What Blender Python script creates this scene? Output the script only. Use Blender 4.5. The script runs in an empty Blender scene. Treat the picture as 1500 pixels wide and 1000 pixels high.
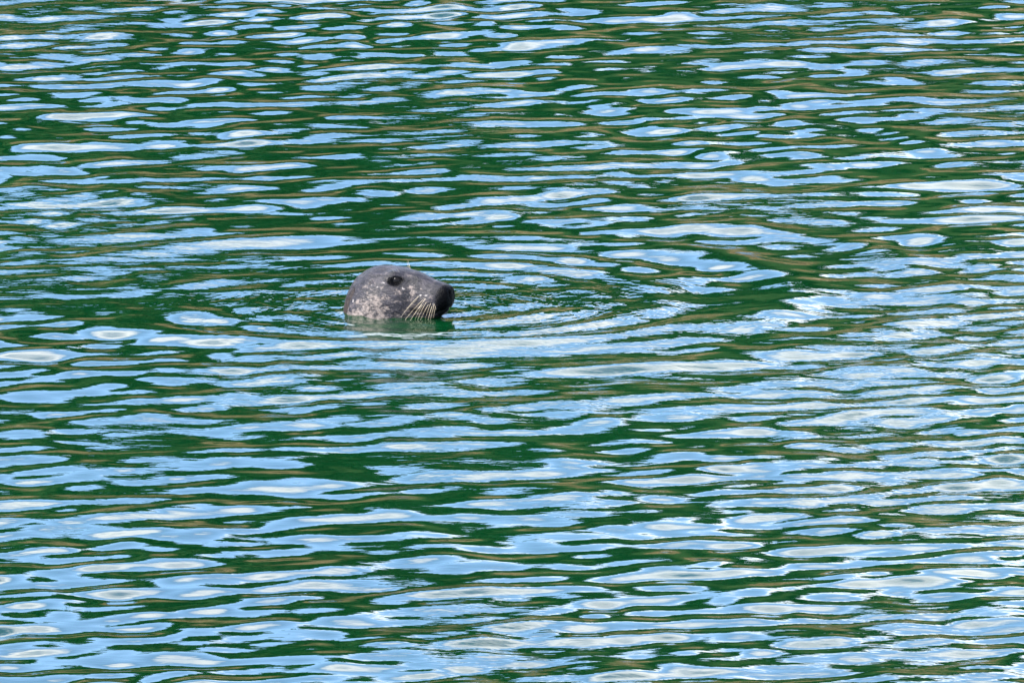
import bpy, bmesh, math, random
import numpy as np
from mathutils import Vector, noise as mnoise

random.seed(7)
rng = np.random.default_rng(11)
R = math.radians
scene = bpy.context.scene
col = scene.collection

# ------------------------------------------------------------------ camera
DEP = R(8.5)                       # the photographer stands on a quay, looking down on the water
DIST = 40.0                        # long lens, 40 m from the seal
aim = Vector((0.312, -0.51, 0.0))
cam_data = bpy.data.cameras.new('camera')
cam = bpy.data.objects.new('camera', cam_data)
col.objects.link(cam)
cam.location = aim + Vector((0, -DIST*math.cos(DEP), DIST*math.sin(DEP)))
cam.rotation_euler = (math.pi/2 - DEP, 0, 0)
cam_data.sensor_width = 36.0
cam_data.lens = 36.0*DIST/2.70     # 2.7 m of water across the frame
cam_data.clip_start = 0.5
cam_data.clip_end = 6000
scene.camera = cam

# ------------------------------------------------------------------ sun, sky, exposure
SUN_EL = R(52)
SUN_AZ = math.atan2(-0.80, -0.60)          # behind the photographer's left shoulder
sdir = Vector((math.sin(SUN_AZ)*math.cos(SUN_EL), math.cos(SUN_AZ)*math.cos(SUN_EL), math.sin(SUN_EL)))
sun_data = bpy.data.lights.new('sun', 'SUN')
sun_data.energy = 3.6
sun_data.angle = R(0.53)
sun_data.color = (1.0, 0.95, 0.87)
sun = bpy.data.objects.new('sun', sun_data)
col.objects.link(sun)
sun.location = sdir*60
sun.rotation_euler = sdir.to_track_quat('Z', 'Y').to_euler()

world = bpy.data.worlds.new('World')
scene.world = world
world.use_nodes = True
nt = world.node_tree
nt.nodes.clear()
N, L = nt.nodes.new, nt.links.new
out = N('ShaderNodeOutputWorld')
bg = N('ShaderNodeBackground')
bg.inputs['Strength'].default_value = 0.15
sky = N('ShaderNodeTexSky')
sky.sky_type = 'NISHITA'
sky.sun_disc = False
sky.sun_elevation = SUN_EL
sky.sun_rotation = SUN_AZ
sky.air_density = 0.8
sky.dust_density = 0.0
sky.ozone_density = 4.0
# broken fair-weather cloud on a level layer, the same all round the sky
tc = N('ShaderNodeTexCoord')
sep = N('ShaderNodeSeparateXYZ')
L(tc.outputs['Generated'], sep.inputs[0])
zc = N('ShaderNodeMath'); zc.operation = 'MAXIMUM'; zc.inputs[1].default_value = 0.0
L(sep.outputs['Z'], zc.inputs[0])
za = N('ShaderNodeMath'); za.operation = 'ADD'; za.inputs[1].default_value = 0.12
L(zc.outputs[0], za.inputs[0])
dx = N('ShaderNodeMath'); dx.operation = 'DIVIDE'
dy = N('ShaderNodeMath'); dy.operation = 'DIVIDE'
L(sep.outputs['X'], dx.inputs[0]); L(za.outputs[0], dx.inputs[1])
L(sep.outputs['Y'], dy.inputs[0]); L(za.outputs[0], dy.inputs[1])
cmb = N('ShaderNodeCombineXYZ')
L(dx.outputs[0], cmb.inputs[0]); L(dy.outputs[0], cmb.inputs[1])
cmb.inputs[2].default_value = 3.7
cn = N('ShaderNodeTexNoise')
cn.inputs['Scale'].default_value = 1.15
cn.inputs['Detail'].default_value = 5.0
cn.inputs['Roughness'].default_value = 0.5
cn.inputs['Distortion'].default_value = 0.3
drift = N('ShaderNodeVectorMath'); drift.operation = 'ADD'
drift.inputs[1].default_value = (0.0, -0.62, 0.0)
L(cmb.outputs[0], drift.inputs[0])
L(drift.outputs[0], cn.inputs['Vector'])
cr = N('ShaderNodeValToRGB')
cr.color_ramp.elements[0].position = 0.46
cr.color_ramp.elements[1].position = 0.64
cr.color_ramp.elements[0].color = (0, 0, 0, 1)
cr.color_ramp.elements[1].color = (0.9, 0.9, 0.9, 1)
L(cn.outputs['Fac'], cr.inputs['Fac'])
mix = N('ShaderNodeMix'); mix.data_type = 'RGBA'
L(cr.outputs['Color'], mix.inputs['Factor'])
L(sky.outputs['Color'], mix.inputs['A'])
mix.inputs['B'].default_value = (8.0, 7.9, 8.0, 1)
L(mix.outputs['Result'], bg.inputs['Color'])
L(bg.outputs[0], out.inputs['Surface'])

vs = scene.view_settings
vs.view_transform = 'Standard'
vs.look = 'None'
vs.exposure = 1.98
vs.gamma = 1.0
scene.cycles.max_bounces = 6
scene.cycles.use_denoising = True

# ------------------------------------------------------------------ helpers
def material(name):
    m = bpy.data.materials.new(name)
    m.use_nodes = True
    t = m.node_tree
    t.nodes.clear()
    o = t.nodes.new('ShaderNodeOutputMaterial')
    p = t.nodes.new('ShaderNodeBsdfPrincipled')
    t.links.new(p.outputs[0], o.inputs['Surface'])
    return m, t, p

def mesh_np(name, verts, faces, mat, smooth=True):
    me = bpy.data.meshes.new(name)
    verts = np.asarray(verts, dtype=np.float32)
    faces = np.asarray(faces, dtype=np.int32)
    k = faces.shape[1]
    me.vertices.add(len(verts)); me.vertices.foreach_set('co', verts.ravel())
    me.loops.add(faces.size); me.loops.foreach_set('vertex_index', faces.ravel())
    me.polygons.add(len(faces))
    me.polygons.foreach_set('loop_start', np.arange(0, faces.size, k, dtype=np.int32))
    me.polygons.foreach_set('loop_total', np.full(len(faces), k, dtype=np.int32))
    me.polygons.foreach_set('use_smooth', np.full(len(faces), smooth, dtype=bool))
    me.update(calc_edges=True)
    me.validate()
    if mat: me.materials.append(mat)
    return me

def link(name, me, parent=None):
    o = bpy.data.objects.new(name, me)
    col.objects.link(o)
    if parent: o.parent = parent
    return o

def grid_faces(nu, nv, wrap=False):
    i = np.arange(nu-1)[:, None]
    j = np.arange(nv if wrap else nv-1)[None, :]
    j2 = (j+1) % nv
    a = i*nv+j; b = (i+1)*nv+j; c = (i+1)*nv+j2; d = i*nv+j2
    return np.stack([a, b, c, d], -1).reshape(-1, 4)

# ------------------------------------------------------------------ water
def water_material():
    m, t, p = material('sea_water')
    n, l = t.nodes.new, t.links.new
    p.inputs['IOR'].default_value = 1.333
    p.inputs['Roughness'].default_value = 0.03
    geo = n('ShaderNodeNewGeometry')
    # plankton-green body colour, drifting slightly in density
    mp0 = n('ShaderNodeMapping'); mp0.inputs['Scale'].default_value = (0.8, 0.3, 1)
    l(geo.outputs['Position'], mp0.inputs['Vector'])
    nz = n('ShaderNodeTexNoise'); nz.inputs['Scale'].default_value = 1.0; nz.inputs['Detail'].default_value = 3
    l(mp0.outputs[0], nz.inputs['Vector'])
    rp = n('ShaderNodeValToRGB')
    rp.color_ramp.elements[0].position = 0.3; rp.color_ramp.elements[0].color = (0.0002, 0.0155, 0.0038, 1)
    rp.color_ramp.elements[1].position = 0.7; rp.color_ramp.elements[1].color = (0.0003, 0.0210, 0.0052, 1)
    l(nz.outputs['Fac'], rp.inputs['Fac'])
    l(rp.outputs['Color'], p.inputs['Base Color'])
    # cat's-paw capillary ripples finer than the mesh
    mp = n('ShaderNodeMapping'); mp.inputs['Scale'].default_value = (9, 17, 1); mp.inputs['Rotation'].default_value = (0, 0, R(10))
    l(geo.outputs['Position'], mp.inputs['Vector'])
    n1 = n('ShaderNodeTexNoise'); n1.inputs['Scale'].default_value = 1.0; n1.inputs['Detail'].default_value = 3
    l(mp.outputs[0], n1.inputs['Vector'])
    mask = n('ShaderNodeTexNoise'); mask.inputs['Scale'].default_value = 1.3; mask.inputs['Detail'].default_value = 2
    l(mp0.outputs[0], mask.inputs['Vector'])
    mr = n('ShaderNodeMapRange')
    mr.inputs['From Min'].default_value = 0.45; mr.inputs['From Max'].default_value = 0.65
    mr.inputs['To Min'].default_value = 0.25; mr.inputs['To Max'].default_value = 1.0
    l(mask.outputs['Fac'], mr.inputs['Value'])
    mu = n('ShaderNodeMath'); mu.operation = 'MULTIPLY'
    l(n1.outputs['Fac'], mu.inputs[0]); l(mr.outputs[0], mu.inputs[1])
    # finest rings shed by the seal
    ds = n('ShaderNodeVectorMath'); ds.operation = 'DISTANCE'; ds.inputs[1].default_value = (0.15, 0.12, 0)
    l(geo.outputs['Position'], ds.inputs[0])
    ph = n('ShaderNodeMath'); ph.operation = 'MULTIPLY'; ph.inputs[1].default_value = 2*math.pi/0.034
    wob = n('ShaderNodeTexNoise'); wob.inputs['Scale'].default_value = 5.0; wob.inputs['Detail'].default_value = 2
    l(geo.outputs['Position'], wob.inputs['Vector'])
    wd = n('ShaderNodeMath'); wd.operation = 'MULTIPLY_ADD'; wd.inputs[1].default_value = 0.14
    l(wob.outputs['Fac'], wd.inputs[0]); l(ds.outputs['Value'], wd.inputs[2])
    l(wd.outputs[0], ph.inputs[0])
    sn = n('ShaderNodeMath'); sn.operation = 'SINE'; l(ph.outputs[0], sn.inputs[0])
    ev = n('ShaderNodeMapRange'); ev.interpolation_type = 'SMOOTHSTEP'
    ev.inputs['From Min'].default_value = 1.15; ev.inputs['From Max'].default_value = 0.35
    ev.inputs['To Min'].default_value = 0.0; ev.inputs['To Max'].default_value = 0.10
    l(ds.outputs['Value'], ev.inputs['Value'])
    pm = n('ShaderNodeTexNoise'); pm.inputs['Scale'].default_value = 3.0; pm.inputs['Detail'].default_value = 1
    l(geo.outputs['Position'], pm.inputs['Vector'])
    pr = n('ShaderNodeMapRange'); pr.inputs['From Min'].default_value = 0.45; pr.inputs['From Max'].default_value = 0.62
    l(pm.outputs['Fac'], pr.inputs['Value'])
    # choppy little dimples where the head has just stirred the surface
    cp = n('ShaderNodeMapping'); cp.inputs['Scale'].default_value = (26, 19, 1)
    l(geo.outputs['Position'], cp.inputs['Vector'])
    ch = n('ShaderNodeTexNoise'); ch.inputs['Scale'].default_value = 1.0; ch.inputs['Detail'].default_value = 2
    l(cp.outputs[0], ch.inputs['Vector'])
    ce = n('ShaderNodeMapRange'); ce.interpolation_type = 'SMOOTHSTEP'
    ce.inputs['From Min'].default_value = 1.0; ce.inputs['From Max'].default_value = 0.25
    ce.inputs['To Min'].default_value = 0.0; ce.inputs['To Max'].default_value = 0.75
    l(ds.outputs['Value'], ce.inputs['Value'])
    cm = n('ShaderNodeMath'); cm.operation = 'MULTIPLY_ADD'
    l(ch.outputs['Fac'], cm.inputs[0]); l(ce.outputs[0], cm.inputs[1]); l(mu.outputs[0], cm.inputs[2])
    m1 = n('ShaderNodeMath'); m1.operation = 'MULTIPLY'; l(sn.outputs[0], m1.inputs[0]); l(ev.outputs[0], m1.inputs[1])
    m2 = n('ShaderNodeMath'); m2.operation = 'MULTIPLY_ADD'; l(m1.outputs[0], m2.inputs[0]); l(pr.outputs[0], m2.inputs[1]); l(cm.outputs[0], m2.inputs[2])
    bp = n('ShaderNodeBump'); bp.inputs['Strength'].default_value = 1.0; bp.inputs['Distance'].default_value = 0.0029
    l(m2.outputs[0], bp.inputs['Height'])
    l(bp.outputs[0], p.inputs['Normal'])
    return m

def axis(lo, hi, step, far, growth=1.13):
    mid = np.arange(lo, hi+step*0.5, step)
    out_, x, s = [], hi, step
    while x < far:
        s *= growth; x += s; out_.append(x)
    lo_, x, s = [], lo, step
    while x > -far:
        s *= growth; x -= s; lo_.append(x)
    return np.concatenate([np.array(lo_[::-1]), mid, np.array(out_)])

def build_water():
    X = axis(-2.0, 2.6, 0.008, 1500.0)
    Y = axis(-8.0, 9.5, 0.016, 1500.0)
    gx, gy = np.meshgrid(X, Y, indexing='ij')
    sx = np.gradient(X)[:, None]; sy = np.gradient(Y)[None, :]
    cell = np.maximum(sx, sy*0.6) + np.zeros_like(gx)
    gx = gx.astype(np.float32); gy = gy.astype(np.float32); cell = cell.astype(np.float32)
    h = np.zeros_like(gx)
    # wind ripples: many short-crested trains running towards the quay
    NC = 130
    lam = np.exp(rng.uniform(math.log(0.085), math.log(1.5), NC))
    wgt = np.exp(-(np.log(lam/0.245))**2/(2*0.60**2)) + 0.12
    slope = wgt*rng.uniform(0.6, 1.4, NC)
    slope *= 0.066*math.sqrt(2)/math.sqrt((slope**2).sum())
    ang = R(15) + np.clip(rng.normal(0, R(58), NC), -R(88), R(88))
    ph = rng.uniform(0, 2*math.pi, NC)
    # gusts: patches where the short ripples stand up or die down
    gust = np.zeros_like(gx)
    for _ in range(14):
        gl = rng.uniform(0.9, 3.5); ga = rng.uniform(0, 2*math.pi)
        gust += np.sin(2*math.pi/gl*(gx*math.cos(ga)+0.55*gy*math.sin(ga))+rng.uniform(0, 6.28))
    gust = np.clip(gust/math.sqrt(7), -2, 2)
    for i in range(NC):
        k = 2*math.pi/lam[i]
        kx, ky = k*math.sin(-ang[i]), k*math.cos(ang[i])
        w = np.clip(lam[i]/cell/4.0-0.7, 0, 1)
        if lam[i] < 0.20: w = w*np.clip(1.0+0.24*gust, 0.6, 1.5)
        elif lam[i] < 0.34: w = w*np.clip(1.0+0.10*gust, 0.7, 1.4)
        h += (slope[i]/k)*w*np.sin(kx*gx+ky*gy+ph[i])
    # the seal calms the water close to it and sends out rings
    r0 = np.hypot(gx, gy)
    rc = np.hypot(gx-0.05, gy-0.45)
    h *= 1-0.30*np.exp(-(r0/0.40)**2)
    h *= 1-0.55*np.exp(-((rc-1.03)/0.20)**2)
    h *= 1-0.52*np.exp(-(rc/1.02)**6)
    def ring(cx, cy, rad, width, lam_, sl, skew=0.0):
        r = np.hypot(gx-cx, gy-cy)
        k = 2*math.pi/lam_
        a = np.arctan2(gy-cy, gx-cx)
        env = np.exp(-((r-rad)/width)**2)*(0.62+0.22*np.cos(a+0.5)+0.28*np.sin(3*a+rad*7)+0.18*np.sin(7*a+rad*11))
        return (sl/k)*env*np.cos(k*(r-rad))
    h += ring(0.05, 0.45, 1.03, 0.20, 0.42, 0.145)
    h += ring(0.05, 0.45, 1.48, 0.22, 0.36, 0.085)
    h += ring(0.06, 0.30, 0.66, 0.42, 0.185, 0.110)
    h += ring(0.06, 0.12, 0.45, 0.32, 0.100, 0.055)
    h += ring(0.02, 0.00, 0.22, 0.11, 0.075, 0.070)
    # water clings to the fur and laps unevenly round the neck
    ca, sa = math.cos(R(23)), math.sin(R(23))
    lx, ly = gx*ca-gy*sa+0.03, gx*sa+gy*ca
    re = np.sqrt((lx/0.115)**2+(ly/0.098)**2)
    th = np.arctan2(ly, lx)
    lap = 0.0015+0.0016*np.sin(3*th+2.6)+0.0016*np.sin(7*th+2.0)+0.0010*np.sin(13*th)
    h += lap*np.exp(-((re-1.0)/0.16)**2)
    h *= np.clip(r0/0.05, 0, 1)
    v = np.stack([gx, gy, h], -1).reshape(-1, 3)
    me = mesh_np('water', v, grid_faces(len(X), len(Y)), water_material())
    o = link('water', me)
    o['kind'] = 'structure'
    o['label'] = 'rippled dark green sea water reflecting blue sky'
    return o
build_water()

# ------------------------------------------------------------------ far shore (what the ripples mirror)
def shore_material():
    m, t, p = material('shore_rock_and_turf')
    n, l = t.nodes.new, t.links.new
    p.inputs['Roughness'].default_value = 0.9
    p.inputs['Specular IOR Level'].default_value = 0.1
    geo = n('ShaderNodeNewGeometry')
    sep = n('ShaderNodeSeparateXYZ'); l(geo.outputs['Position'], sep.inputs[0])
    nz = n('ShaderNodeTexNoise'); nz.inputs['Scale'].default_value = 0.9; nz.inputs['Detail'].default_value = 8
    nz.inputs['Roughness'].default_value = 0.7
    l(geo.outputs['Position'], nz.inputs['Vector'])
    rock = n('ShaderNodeValToRGB')
    e = rock.color_ramp.elements
    e[0].position = 0.40; e[0].color = (0.020, 0.017, 0.010, 1)
    e[1].position = 0.68; e[1].color = (0.48, 0.44, 0.39, 1)
    q = e.new(0.50); q.color = (0.080, 0.056, 0.026, 1)
    q = e.new(0.61); q.color = (0.140, 0.097, 0.046, 1)
    l(nz.outputs['Fac'], rock.inputs['Fac'])
    turf = n('ShaderNodeValToRGB')
    turf.color_ramp.elements[0].position = 0.35; turf.color_ramp.elements[0].color = (0.006, 0.020, 0.005, 1)
    turf.color_ramp.elements[1].position = 0.65; turf.color_ramp.elements[1].color = (0.016, 0.036, 0.009, 1)
    l(nz.outputs['Fac'], turf.inputs['Fac'])
    n2 = n('ShaderNodeTexNoise'); n2.inputs['Scale'].default_value = 0.22; n2.inputs['Detail'].default_value = 4
    l(geo.outputs['Position'], n2.inputs['Vector'])
    ma = n('ShaderNodeMath'); ma.operation = 'MULTIPLY_ADD'; ma.inputs[1].default_value = 6.0
    l(n2.outputs['Fac'], ma.inputs[0]); l(sep.outputs['Z'], ma.inputs[2])
    mr = n('ShaderNodeMapRange'); mr.inputs['From Min'].default_value = 6.4; mr.inputs['From Max'].default_value = 8.0
    l(ma.outputs[0], mr.inputs['Value'])
    mx = n('ShaderNodeMix'); mx.data_type = 'RGBA'
    l(mr.outputs[0], mx.inputs['Factor']); l(rock.outputs['Color'], mx.inputs['A']); l(turf.outputs['Color'], mx.inputs['B'])
    l(mx.outputs['Result'], p.inputs['Base Color'])
    return m

SH = [(-6, -2.0), (0, -0.3), (2.0, 1.6), (3.5, 3.4), (7, 6.5), (13, 11.4), (20, 14.2), (32, 15.0), (60, 11.5), (120, 8.0)]
def shore_point(x, d):
    z = np.interp(d, [a for a, b in SH], [b for a, b in SH])
    y0 = 62 + 5*math.sin(x*0.03+1.0) + 2.0*mnoise.noise((x*0.09, 3.1, 0))
    hs = 1.0 + 0.10*mnoise.noise((x*0.03, 9.2, 1.0))
    rough = 1.3 if d < 9 else 0.7
    nz = mnoise.fractal((x*0.35, d*0.35, 2.0), 0.9, 2.0, 4)
    return Vector((x, y0+d+0.5*nz, z*hs + rough*0.6*nz*(0.3 if d < 1 else 1)))

def build_shore():
    xs = np.linspace(-220, 220, 340)
    ds = np.concatenate([np.linspace(-6, 14, 36), np.linspace(16, 120, 22)])
    v = [shore_point(float(x), float(d)) for x in xs for d in ds]
    me = mesh_np('hillside', np.array([tuple(p) for p in v]), grid_faces(len(xs), len(ds)), shore_material(), smooth=False)
    o = link('hillside', me)
    o['kind'] = 'structure'
    o['label'] = 'rocky shore with a green bank across the water'
    # the wood along the bank: leaf-sized faces gathered into crowns
    m, t, p = material('woodland_leaves')
    n, l = t.nodes.new, t.links.new
    p.inputs['Roughness'].default_value = 0.8
    p.inputs['Specular IOR Level'].default_value = 0.08
    geo = n('ShaderNodeNewGeometry')
    nz = n('ShaderNodeTexNoise'); nz.inputs['Scale'].default_value = 0.8
    l(geo.outputs['Position'], nz.inputs['Vector'])
    rp = n('ShaderNodeValToRGB')
    rp.color_ramp.elements[0].position = 0.3; rp.color_ramp.elements[0].color = (0.004, 0.018, 0.005, 1)
    rp.color_ramp.elements[1].position = 0.7; rp.color_ramp.elements[1].color = (0.009, 0.034, 0.009, 1)
    l(nz.outputs['Fac'], rp.inputs['Fac']); l(rp.outputs['Color'], p.inputs['Base Color'])
    V, F = [], []
    for c in range(520):
        x = rng.uniform(-150, 150); d = rng.uniform(7, 30)
        g = np.array(shore_point(float(x), float(d)))
        rx = rng.uniform(1.6, 3.0); rz = rng.uniform(1.2, 2.2)
        nl = 190
        u = rng.normal(size=(nl, 3)); u /= np.linalg.norm(u, axis=1)[:, None]
        rad = rng.uniform(0.55, 1.05, nl)[:, None]
        cpos = g+np.array([0, 0, rz*0.8])+u*rad*np.array([rx, rx, rz])
        a = rng.normal(size=(nl, 3)); a /= np.linalg.norm(a, axis=1)[:, None]
        b = np.cross(a, u); b /= np.linalg.norm(b, axis=1)[:, None]+1e-6
        s = rng.uniform(0.25, 0.5, nl)[:, None]
        q = np.stack([cpos-a*s, cpos-b*s*.6, cpos+a*s, cpos+b*s*.6], 1)
        V.append(q.reshape(-1, 3))
    V = np.concatenate(V)
    F = np.arange(len(V)).reshape(-1, 4)
    w = link('woodland', mesh_np('woodland', V, F, m, smooth=False))
    w['kind'] = 'stuff'
    w['label'] = 'dark green wood covering the bank across the water'
    w['category'] = 'woodland'
build_shore()

# ------------------------------------------------------------------ seal
# stations: (top x, top z), (bottom x, bottom z), half width, where the widest point lies
ST = [
 ((.1720, .068), (.1720, .066), .0005, .5),
 ((.1690, .088), (.1695, .050), .020, .5),
 ((.1610, .0975), (.1650, .037), .031, .5),
 ((.1440, .1035), (.1510, .020), .039, .48),
 ((.1200, .1095), (.1240, .003), .046, .45),
 ((.0960, .1195), (.0950, -.006), .0505, .46),
 ((.0700, .1295), (.0730, -.018), .057, .50),
 ((.0430, .1350), (.0600, -.035), .066, .54),
 ((.0130, .1405), (.0530, -.055), .076, .56),
 ((-.019, .1430), (.0500, -.080), .086, .58),
 ((-.051, .1400), (.0490, -.105), .093, .60),
 ((-.078, .1300), (.0480, -.130), .098, .60),
 ((-.1045, .111), (.0480, -.155), .101, .60),
 ((-.1206, .090), (.0490, -.180), .103, .60),
 ((-.134, .062), (.0510, -.205), .105, .58),
 ((-.142, .030), (.0540, -.230), .107, .55),
 ((-.147, -.010), (.0580, -.260), .112, .5),
 ((-.165, -.120), (.0750, -.360), .135, .5),
 ((-.20, -.35), (.10, -.55), .18, .5),
 ((-.24, -.65), (.12, -.80), .21, .5),
 ((-.20, -1.0), (.08, -1.05), .17, .5),
 ((-.10, -1.35), (.03, -1.35), .08, .5),
 ((-.04, -1.55), (-.02, -1.55), .001, .5),
]
def crom(P, n):
    P = np.asarray(P, float)
    Q = np.vstack([2*P[0]-P[1], P, 2*P[-1]-P[-2]])
    res = []
    for i in range(len(P)-1):
        p0, p1, p2, p3 = Q[i:i+4]
        m = n[i]
        for t in np.linspace(0, 1, m, endpoint=False):
            res.append(.5*((2*p1)+(-p0+p2)*t+(2*p0-5*p1+4*p2-p3)*t*t+(-p0+3*p1-3*p2+p3)*t**3))
    res.append(P[-1])
    return np.array(res)

def seal_surface():
    arr = [[a[0], a[1], b[0], b[1], w, m] for a, b, w, m in ST]
    n = [14, 12, 12, 12]+[12]*13+[6]*5
    S = crom(arr, n)
    # round nose tip
    S[:14, 4] = np.sqrt(np.linspace(0.0005, 1, 14, endpoint=False))*.020
    f = np.sqrt(np.linspace(0.0005, 1, 14, endpoint=False))
    S[:14, 1] = .067+f*(.088-.067); S[:14, 3] = .067-f*(.067-.050)
    xx = .172-.003*np.linspace(0, 1, 14, endpoint=False)
    S[:14, 0] = xx; S[:14, 2] = xx
    NP = 160
    ph = np.linspace(0, 2*math.pi, NP, endpoint=False)
    c, s = np.cos(ph), np.sin(ph)
    e = 2/2.15
    lc = np.sign(c)*np.abs(c)**e; ls = np.sign(s)*np.abs(s)**e
    V = np.zeros((len(S), NP, 3))
    for i, (tx, tz, bx_, bz, w, m) in enumerate(S):
        cx, cz = bx_+(tx-bx_)*m, bz+(tz-bz)*m
        up = np.array([tx-cx, tz-cz]); dn = np.array([bx_-cx, bz-cz])
        k = np.where(ls > 0, ls, 0)[:, None]*up + np.where(ls < 0, -ls, 0)[:, None]*dn
        V[i, :, 0] = cx+k[:, 0]; V[i, :, 2] = cz+k[:, 1]; V[i, :, 1] = w*lc
    return V

def grid_normals(V):
    du = np.gradient(V, axis=0)
    dv = np.roll(V, -1, 1)-np.roll(V, 1, 1)
    n = np.cross(du, dv)
    ln = np.linalg.norm(n, axis=2, keepdims=True)
    n = n/np.maximum(ln, 1e-12)
    ctr = V.mean(axis=1, keepdims=True)
    if ((V-ctr)*n).sum() < 0: n = -n
    return n

def seg_dist(V, pts):
    d = np.full(V.shape[:-1], 9.0)
    pts = [np.array(p) for p in pts]
    for a, b in zip(pts[:-1], pts[1:]):
        ab = b-a
        t = np.clip(((V-a)@ab)/(ab@ab), 0, 1)
        d = np.minimum(d, np.linalg.norm(V-(a+t[..., None]*ab), axis=-1))
    return d

def surf_point(V, Nn, x, z, side):
    d = np.hypot(V[..., 0]-x, V[..., 2]-z)+np.where(V[..., 1]*side > 0.002, 0, 1)
    i = np.unravel_index(np.argmin(d), d.shape)
    return V[i].copy(), Nn[i].copy()

def fur_material():
    m, t, p = material('wet_seal_fur')
    n, l = t.nodes.new, t.links.new
    p.inputs['Roughness'].default_value = 0.40
    p.inputs['Specular IOR Level'].default_value = 0.22
    p.inputs['IOR'].default_value = 1.45
    p.inputs['Coat Weight'].default_value = 0.0
    p.inputs['Coat Roughness'].default_value = 0.22
    tcn = n('ShaderNodeTexCoord')
    def attr(nm):
        a = n('ShaderNodeAttribute'); a.attribute_name = nm; return a
    def noise(scale, detail, rough=.55, mapping=None):
        nz = n('ShaderNodeTexNoise'); nz.inputs['Scale'].default_value = scale
        nz.inputs['Detail'].default_value = detail; nz.inputs['Roughness'].default_value = rough
        if mapping:
            mp = n('ShaderNodeMapping'); mp.inputs['Scale'].default_value = mapping[0]; mp.inputs['Rotation'].default_value = mapping[1]
            l(tcn.outputs['Object'], mp.inputs['Vector']); l(mp.outputs[0], nz.inputs['Vector'])
        else:
            l(tcn.outputs['Object'], nz.inputs['Vector'])
        return nz
    def ramp(src, p0, p1, c0=(0, 0, 0, 1), c1=(1, 1, 1, 1)):
        r = n('ShaderNodeValToRGB')
        r.color_ramp.elements[0].position = p0; r.color_ramp.elements[1].position = p1
        r.color_ramp.elements[0].color = c0; r.color_ramp.elements[1].color = c1
        l(src, r.inputs['Fac']); return r
    def mixc(fac, a, b):
        mx = n('ShaderNodeMix'); mx.data_type = 'RGBA'
        for sock, v in (('Factor', fac), ('A', a), ('B', b)):
            if hasattr(v, 'is_linked'): l(v, mx.inputs[sock])
            else: mx.inputs[sock].default_value = v
        return mx.outputs['Result']
    def math2(op, a, b):
        mm = n('ShaderNodeMath'); mm.operation = op
        for i, v in enumerate((a, b)):
            if hasattr(v, 'is_linked'): l(v, mm.inputs[i])
            else: mm.inputs[i].default_value = v
        return mm.outputs[0]
    # charcoal coat with streaky hair
    hair = noise(36, 6, .68, ((1.0, 3.0, 3.2), (0, R(-25), 0)))
    base = ramp(hair.outputs['Fac'], .38, .64, (.004, .0038, .0055, 1), (.030, .027, .033, 1)).outputs['Color']
    big = ramp(noise(17, 3, .5).outputs['Fac'], .40, .62, (.42, .42, .48, 1), (1.25, 1.2, 1.2, 1)).outputs['Color']
    ml = n('ShaderNodeMix'); ml.data_type = 'RGBA'; ml.blend_type = 'MULTIPLY'; ml.inputs['Factor'].default_value = 1
    l(base, ml.inputs['A']); l(big, ml.inputs['B']); base = ml.outputs['Result']
    # pale blotches, many on the cheek and throat and few on the crown
    bl = noise(52, 6, .70, ((1.0, 1.0, 1.2), (0, R(20), 0)))
    pale = attr('pale').outputs['Fac']
    sm = math2('ADD', bl.outputs['Fac'], math2('MULTIPLY', pale, .20))
    blotch = ramp(sm, .58, .74).outputs['Color']
    c1 = mixc(blotch, base, (.170, .136, .120, 1))
    fine = noise(150, 3, .6, ((.8, 2.2, 2.2), (0, R(-25), 0)))
    spk = ramp(math2('ADD', fine.outputs['Fac'], math2('MULTIPLY', pale, .10)), .62, .74).outputs['Color']
    c2 = mixc(math2('MULTIPLY', spk, .5), c1, (.17, .148, .142, 1))
    dk = ramp(noise(85, 3, .6).outputs['Fac'], .54, .68).outputs['Color']
    c3 = mixc(math2('MULTIPLY', dk, .70), c2, (.014, .013, .016, 1))
    c4 = mixc(attr('brown_and_shade').outputs['Fac'], c3, (.026, .016, .011, 1))
    mk = ramp(math2('ADD', attr('mark').outputs['Fac'], math2('MULTIPLY', math2('SUBTRACT', fine.outputs['Fac'], .5), 2.2)), .42, .75).outputs['Color']
    mkg = math2('MULTIPLY', mk, ramp(attr('mark').outputs['Fac'], .05, .25).outputs['Color'])
    c5 = mixc(mkg, c4, (.20, .178, .168, 1))
    ragged = math2('ADD', attr('black').outputs['Fac'], math2('MULTIPLY', math2('SUBTRACT', fine.outputs['Fac'], .5), 1.3))
    bk = ramp(ragged, .35, .65).outputs['Color']
    c6 = mixc(bk, c5, (.0010, .0010, .0014, 1))
    l(c6, p.inputs['Base Color'])
    sp = n('ShaderNodeMapRange'); sp.inputs['To Min'].default_value = .26; sp.inputs['To Max'].default_value = .03
    l(attr('black').outputs['Fac'], sp.inputs['Value']); l(sp.outputs[0], p.inputs['Specular IOR Level'])
    ro = n('ShaderNodeMapRange'); ro.inputs['To Min'].default_value = .33; ro.inputs['To Max'].default_value = .20
    l(attr('black').outputs['Fac'], ro.inputs['Value']); l(ro.outputs[0], p.inputs['Roughness'])
    hb = math2('ADD', hair.outputs['Fac'], math2('MULTIPLY', fine.outputs['Fac'], .6))
    bp = n('ShaderNodeBump'); bp.inputs['Strength'].default_value = .9; bp.inputs['Distance'].default_value = .0036
    l(hb, bp.inputs['Height']); l(bp.outputs[0], p.inputs['Normal'])
    return m

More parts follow.
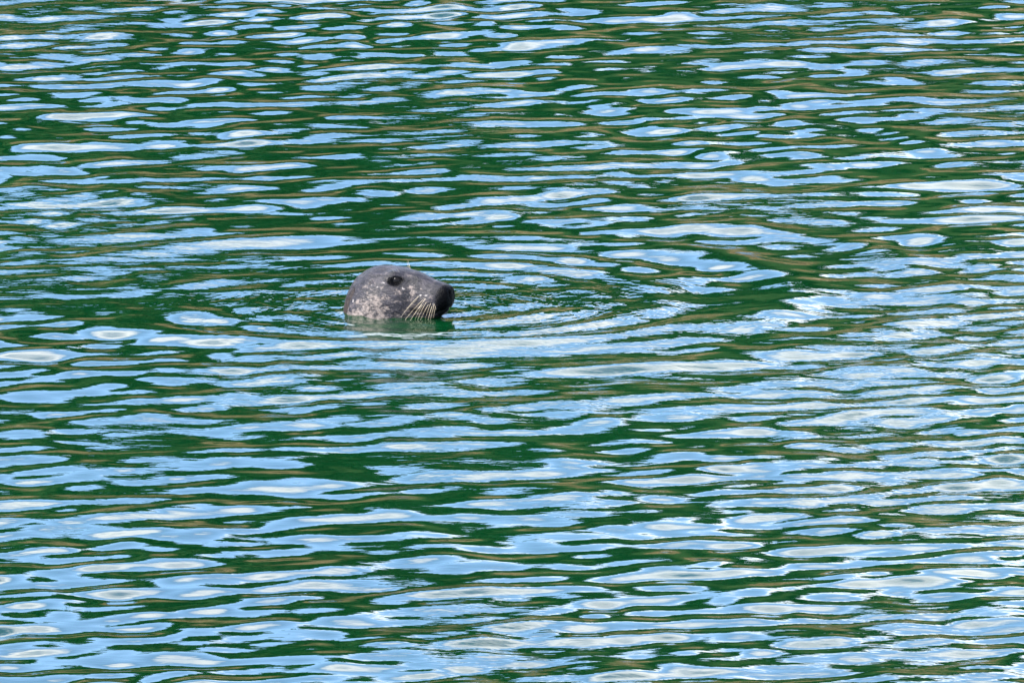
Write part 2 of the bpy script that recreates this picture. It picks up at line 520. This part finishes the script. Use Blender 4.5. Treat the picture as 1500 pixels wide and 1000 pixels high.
def tube(path, radii, sides=6):
    path = [Vector(p) for p in path]
    V, n = [], len(path)
    for i, p in enumerate(path):
        t = (path[min(i+1, n-1)]-path[max(i-1, 0)]).normalized()
        a = t.orthogonal().normalized(); b = t.cross(a)
        for k in range(sides):
            th = 2*math.pi*k/sides
            V.append(p+radii[i]*(a*math.cos(th)+b*math.sin(th)))
    F = [tuple(q) for q in grid_faces(n, sides, wrap=True)]
    return V, F

def build_seal():
    seal = bpy.data.objects.new('grey_seal', None)
    col.objects.link(seal)
    seal.empty_display_size = 0.1
    seal['label'] = 'grey mottled seal holding its wet whiskered head above green water'
    seal['category'] = 'seal'
    V = seal_surface()
    Nn = grid_normals(V)
    def bump(center, rad, amp, sides=(1, -1), stretch=(1, 1, 1)):
        nonlocal V
        for sd in sides:
            c = np.array(center)*np.array([1, sd, 1])
            d = np.linalg.norm((V-c)*np.array(stretch), axis=-1)
            V = V+Nn*(amp*np.exp(-(d/rad)**2))[..., None]
    def groove(pts, rad, amp):
        nonlocal V
        for sd in (1, -1):
            d = seg_dist(V, [(p[0], p[1]*sd, p[2]) for p in pts])
            V = V+Nn*(amp*np.exp(-(d/rad)**2))[..., None]
    E = {}
    for sd in (1, -1):
        E[sd] = surf_point(V, Nn, .026, .109, sd)
    ey = abs(E[1][0][1]); ez = .109
    # brow, eye socket, cheek, whisker pads, nostrils, ear hole, mouth, neck fold
    bump((.016, ey*.80, ez+.015), .018, .0080)
    bump((-.020, ey*.60, ez+.024), .022, -.0035)
    bump((.060, ey*.75, ez-.012), .022, -.0045)
    bump((.026, ey, ez), .0150, -.0075, stretch=(.85, 1, 1.2))
    bump((.125, .040, .052), .030, .0085)
    bump((.020, .075, .055), .045, .006)
    bump((.160, .000, .050), .010, .003, sides=(1,))
    Nn = grid_normals(V)
    bump((.1665, .0135, .076), .0060, -.0055, stretch=(1, 1.4, .65))
    e_, _ = surf_point(V, Nn, -.038, .103, 1)
    bump(tuple(e_), .0048, -.005)
    mth = [surf_point(V, Nn, x, z, 1)[0] for x, z in ((.166, .034), (.150, .027), (.120, .020), (.095, .022), (.078, .030))]
    groove(mth, .0045, -.0055)
    fold = [surf_point(V, Nn, x, z, 1)[0] for x, z in ((-.098, .075), (-.112, .045), (-.118, .010), (-.118, -.03))]
    groove(fold, .008, -.007)
    Nn = grid_normals(V)
    NU, NP, _ = V.shape
    me = mesh_np('body', V.reshape(-1, 3), grid_faces(NU, NP, wrap=True), fur_material())
    # closing caps
    body = link('body', me, seal)
    P = V.reshape(-1, 3)
    g = lambda c, r, st=(1, 1, 1): np.exp(-(np.linalg.norm((P-np.array(c))*np.array(st), axis=1)/r)**2)
    both = lambda c, r, st=(1, 1, 1): np.maximum(g(c, r, st), g((c[0], -c[1], c[2]), r, st))
    x, y, z = P.T
    def put(nm, val):
        a = me.attributes.new(nm, 'FLOAT', 'POINT'); a.data.foreach_set('value', np.clip(val, 0, 1).astype(np.float32))
    put('pale', np.clip(1.1*both((-.03, .09, -.005), .065, (.7, .6, 1.2)) + .55*both((-.03, .09, .060), .035)
                + .7*both((.075, .06, .085), .022) + .5*both((.085, .05, .02), .03), 0, 1) - .35*np.clip((z-.105)/.03, 0, 1)*0)
    nose_and_shade = 1/(1+np.exp(-(x-.1405-.55*np.clip(z-.080, 0, 1))/.0060))  # black nose, run down over the chin to paint in the mouth's shadow
    sock = np.maximum(both((.024, ey, ez-.001), .0150, (.78, .8, 1.25)), both((.036, ey-.002, ez+.004), .0105, (.75, .8, 1.4)))
    tear = both((.022, ey+.002, ez-.013), .009, (.9, 1, 1))*.6
    ear = both(tuple(e_), .0036)
    dm = np.minimum(seg_dist(P, mth), seg_dist(P*np.array([1, -1, 1]), mth))
    put('black', np.maximum.reduce([nose_and_shade, np.clip(sock*2.0, 0, 1), tear, ear*1.2, np.exp(-(dm/.006)**2)*.9]))
    df = np.minimum(seg_dist(P, fold), seg_dist(P*np.array([1, -1, 1]), fold))
    put('brown_and_shade', np.clip(.75*both((.098, .05, .030), .020, (.7, 1, 1.3))+np.exp(-(df/.012)**2)+1/(1+np.exp((x+.122)/.004))*(z < .06), 0, 1)*.85)  # brown fold and nape; the patch under the muzzle is painted-in shade
    mk = 0
    for (mx_, mz_, r_, st_) in ((-.005, .104, .0048, (.55, 1, 1.5)), (.004, .113, .004, (1, 1, .7)), (-.016, .092, .0042, (1, 1, 1.2)),
                                (.114, .073, .0050, (1, 1, 1.3)), (.099, .071, .0042, (1.3, 1, .8)), (-.089, .052, .0055, (1.4, 1, .8)),
                                (-.036, .097, .003, (1, 1, .7)), (.135, .047, .004, (1, 1, .6)), (.050, .089, .006, (.8, 1, 1.2))):
        pt, _ = surf_point(V, Nn, mx_, mz_, 1)
        mk = np.maximum(mk, both(tuple(pt), r_, st_))
    put('mark', mk*.85)
    # eyes
    m_eye, t, p = material('seal_eye')
    p.inputs['Base Color'].default_value = (.004, .003, .003, 1); p.inputs['Roughness'].default_value = .22; p.inputs['Specular IOR Level'].default_value = .10
    for sd in (1, -1):
        c, nn = surf_point(V, Nn, .026, .109, sd)
        bm = bmesh.new(); bmesh.ops.create_uvsphere(bm, u_segments=24, v_segments=16, radius=.0160)
        em = bpy.data.meshes.new('eye'); bm.to_mesh(em); bm.free()
        em.polygons.foreach_set('use_smooth', [True]*len(em.polygons)); em.materials.append(m_eye)
        eo = link('eye', em, seal); eo.location = Vector(c)-Vector(nn)*.0125
    # whiskers
    m_w, t, p = material('whisker')
    nz = t.nodes.new('ShaderNodeTexNoise'); nz.inputs['Scale'].default_value = 90
    rp = t.nodes.new('ShaderNodeValToRGB')
    rp.color_ramp.elements[0].color = (.33, .25, .15, 1); rp.color_ramp.elements[1].color = (.62, .53, .40, 1)
    t.links.new(nz.outputs['Fac'], rp.inputs['Fac']); t.links.new(rp.outputs['Color'], p.inputs['Base Color'])
    p.inputs['Roughness'].default_value = .35
    def whisker(root, d, droop, length, r0, name='whisker'):
        d = Vector(d).normalized()
        pts = []
        for k in range(9):
            q = k/8
            pts.append(Vector(root)+d*length*q+Vector(droop)*length*q*q)
        Vt, Ft = tube(pts, [r0*(1-.72*k/8) for k in range(9)])
        wm = bpy.data.meshes.new(name)
        wm.from_pydata(Vt, [], Ft); wm.update()
        wm.polygons.foreach_set('use_smooth', [True]*len(wm.polygons)); wm.materials.append(m_w)
        link(name, wm, seal)
    rs = random.Random(5)
    roots = [(.096, .066, .062), (.103, .058, .060), (.109, .064, .066), (.112, .052, .050), (.119, .060, .062), (.124, .050, .058),
             (.130, .056, .056), (.134, .046, .046), (.139, .054, .036), (.143, .046, .026), (.106, .048, .040), (.099, .074, .070), (.116, .070, .074)]
    for sd in (1, -1):
        for (rx, rz, ln) in roots:
            c, nn = surf_point(V, Nn, rx, rz, sd)
            u = (rx-.094)/.056
            dv = Vector((-.85+.95*u+rs.uniform(-.06, .06), sd*(.55+rs.uniform(-.1, .1)), -.62-.35*u+rs.uniform(-.08, .08)))
            whisker(Vector(c)-Vector(nn)*.002, dv, (-.05+rs.uniform(-.12, .12), -sd*.05, -.34+rs.uniform(-.14, .14)), ln*rs.uniform(.7, 1.25), rs.uniform(.00032, .00062))
        for (rx, rz, ln) in ((.020, .131, .022), (.030, .130, .030)):
            c, nn = surf_point(V, Nn, rx, rz, sd)
            dv = Vector((-.35+rs.uniform(-.25, .25), sd*.45, .9))
            whisker(Vector(c)-Vector(nn)*.002, dv, (-.1, sd*.2, -.1), ln, .0004, 'brow_whisker')
    seal.location = (0, 0, -.010)
    seal.scale = (.97, .97, .97)
    seal.rotation_euler = (0, 0, R(-23))
    return seal
build_seal()
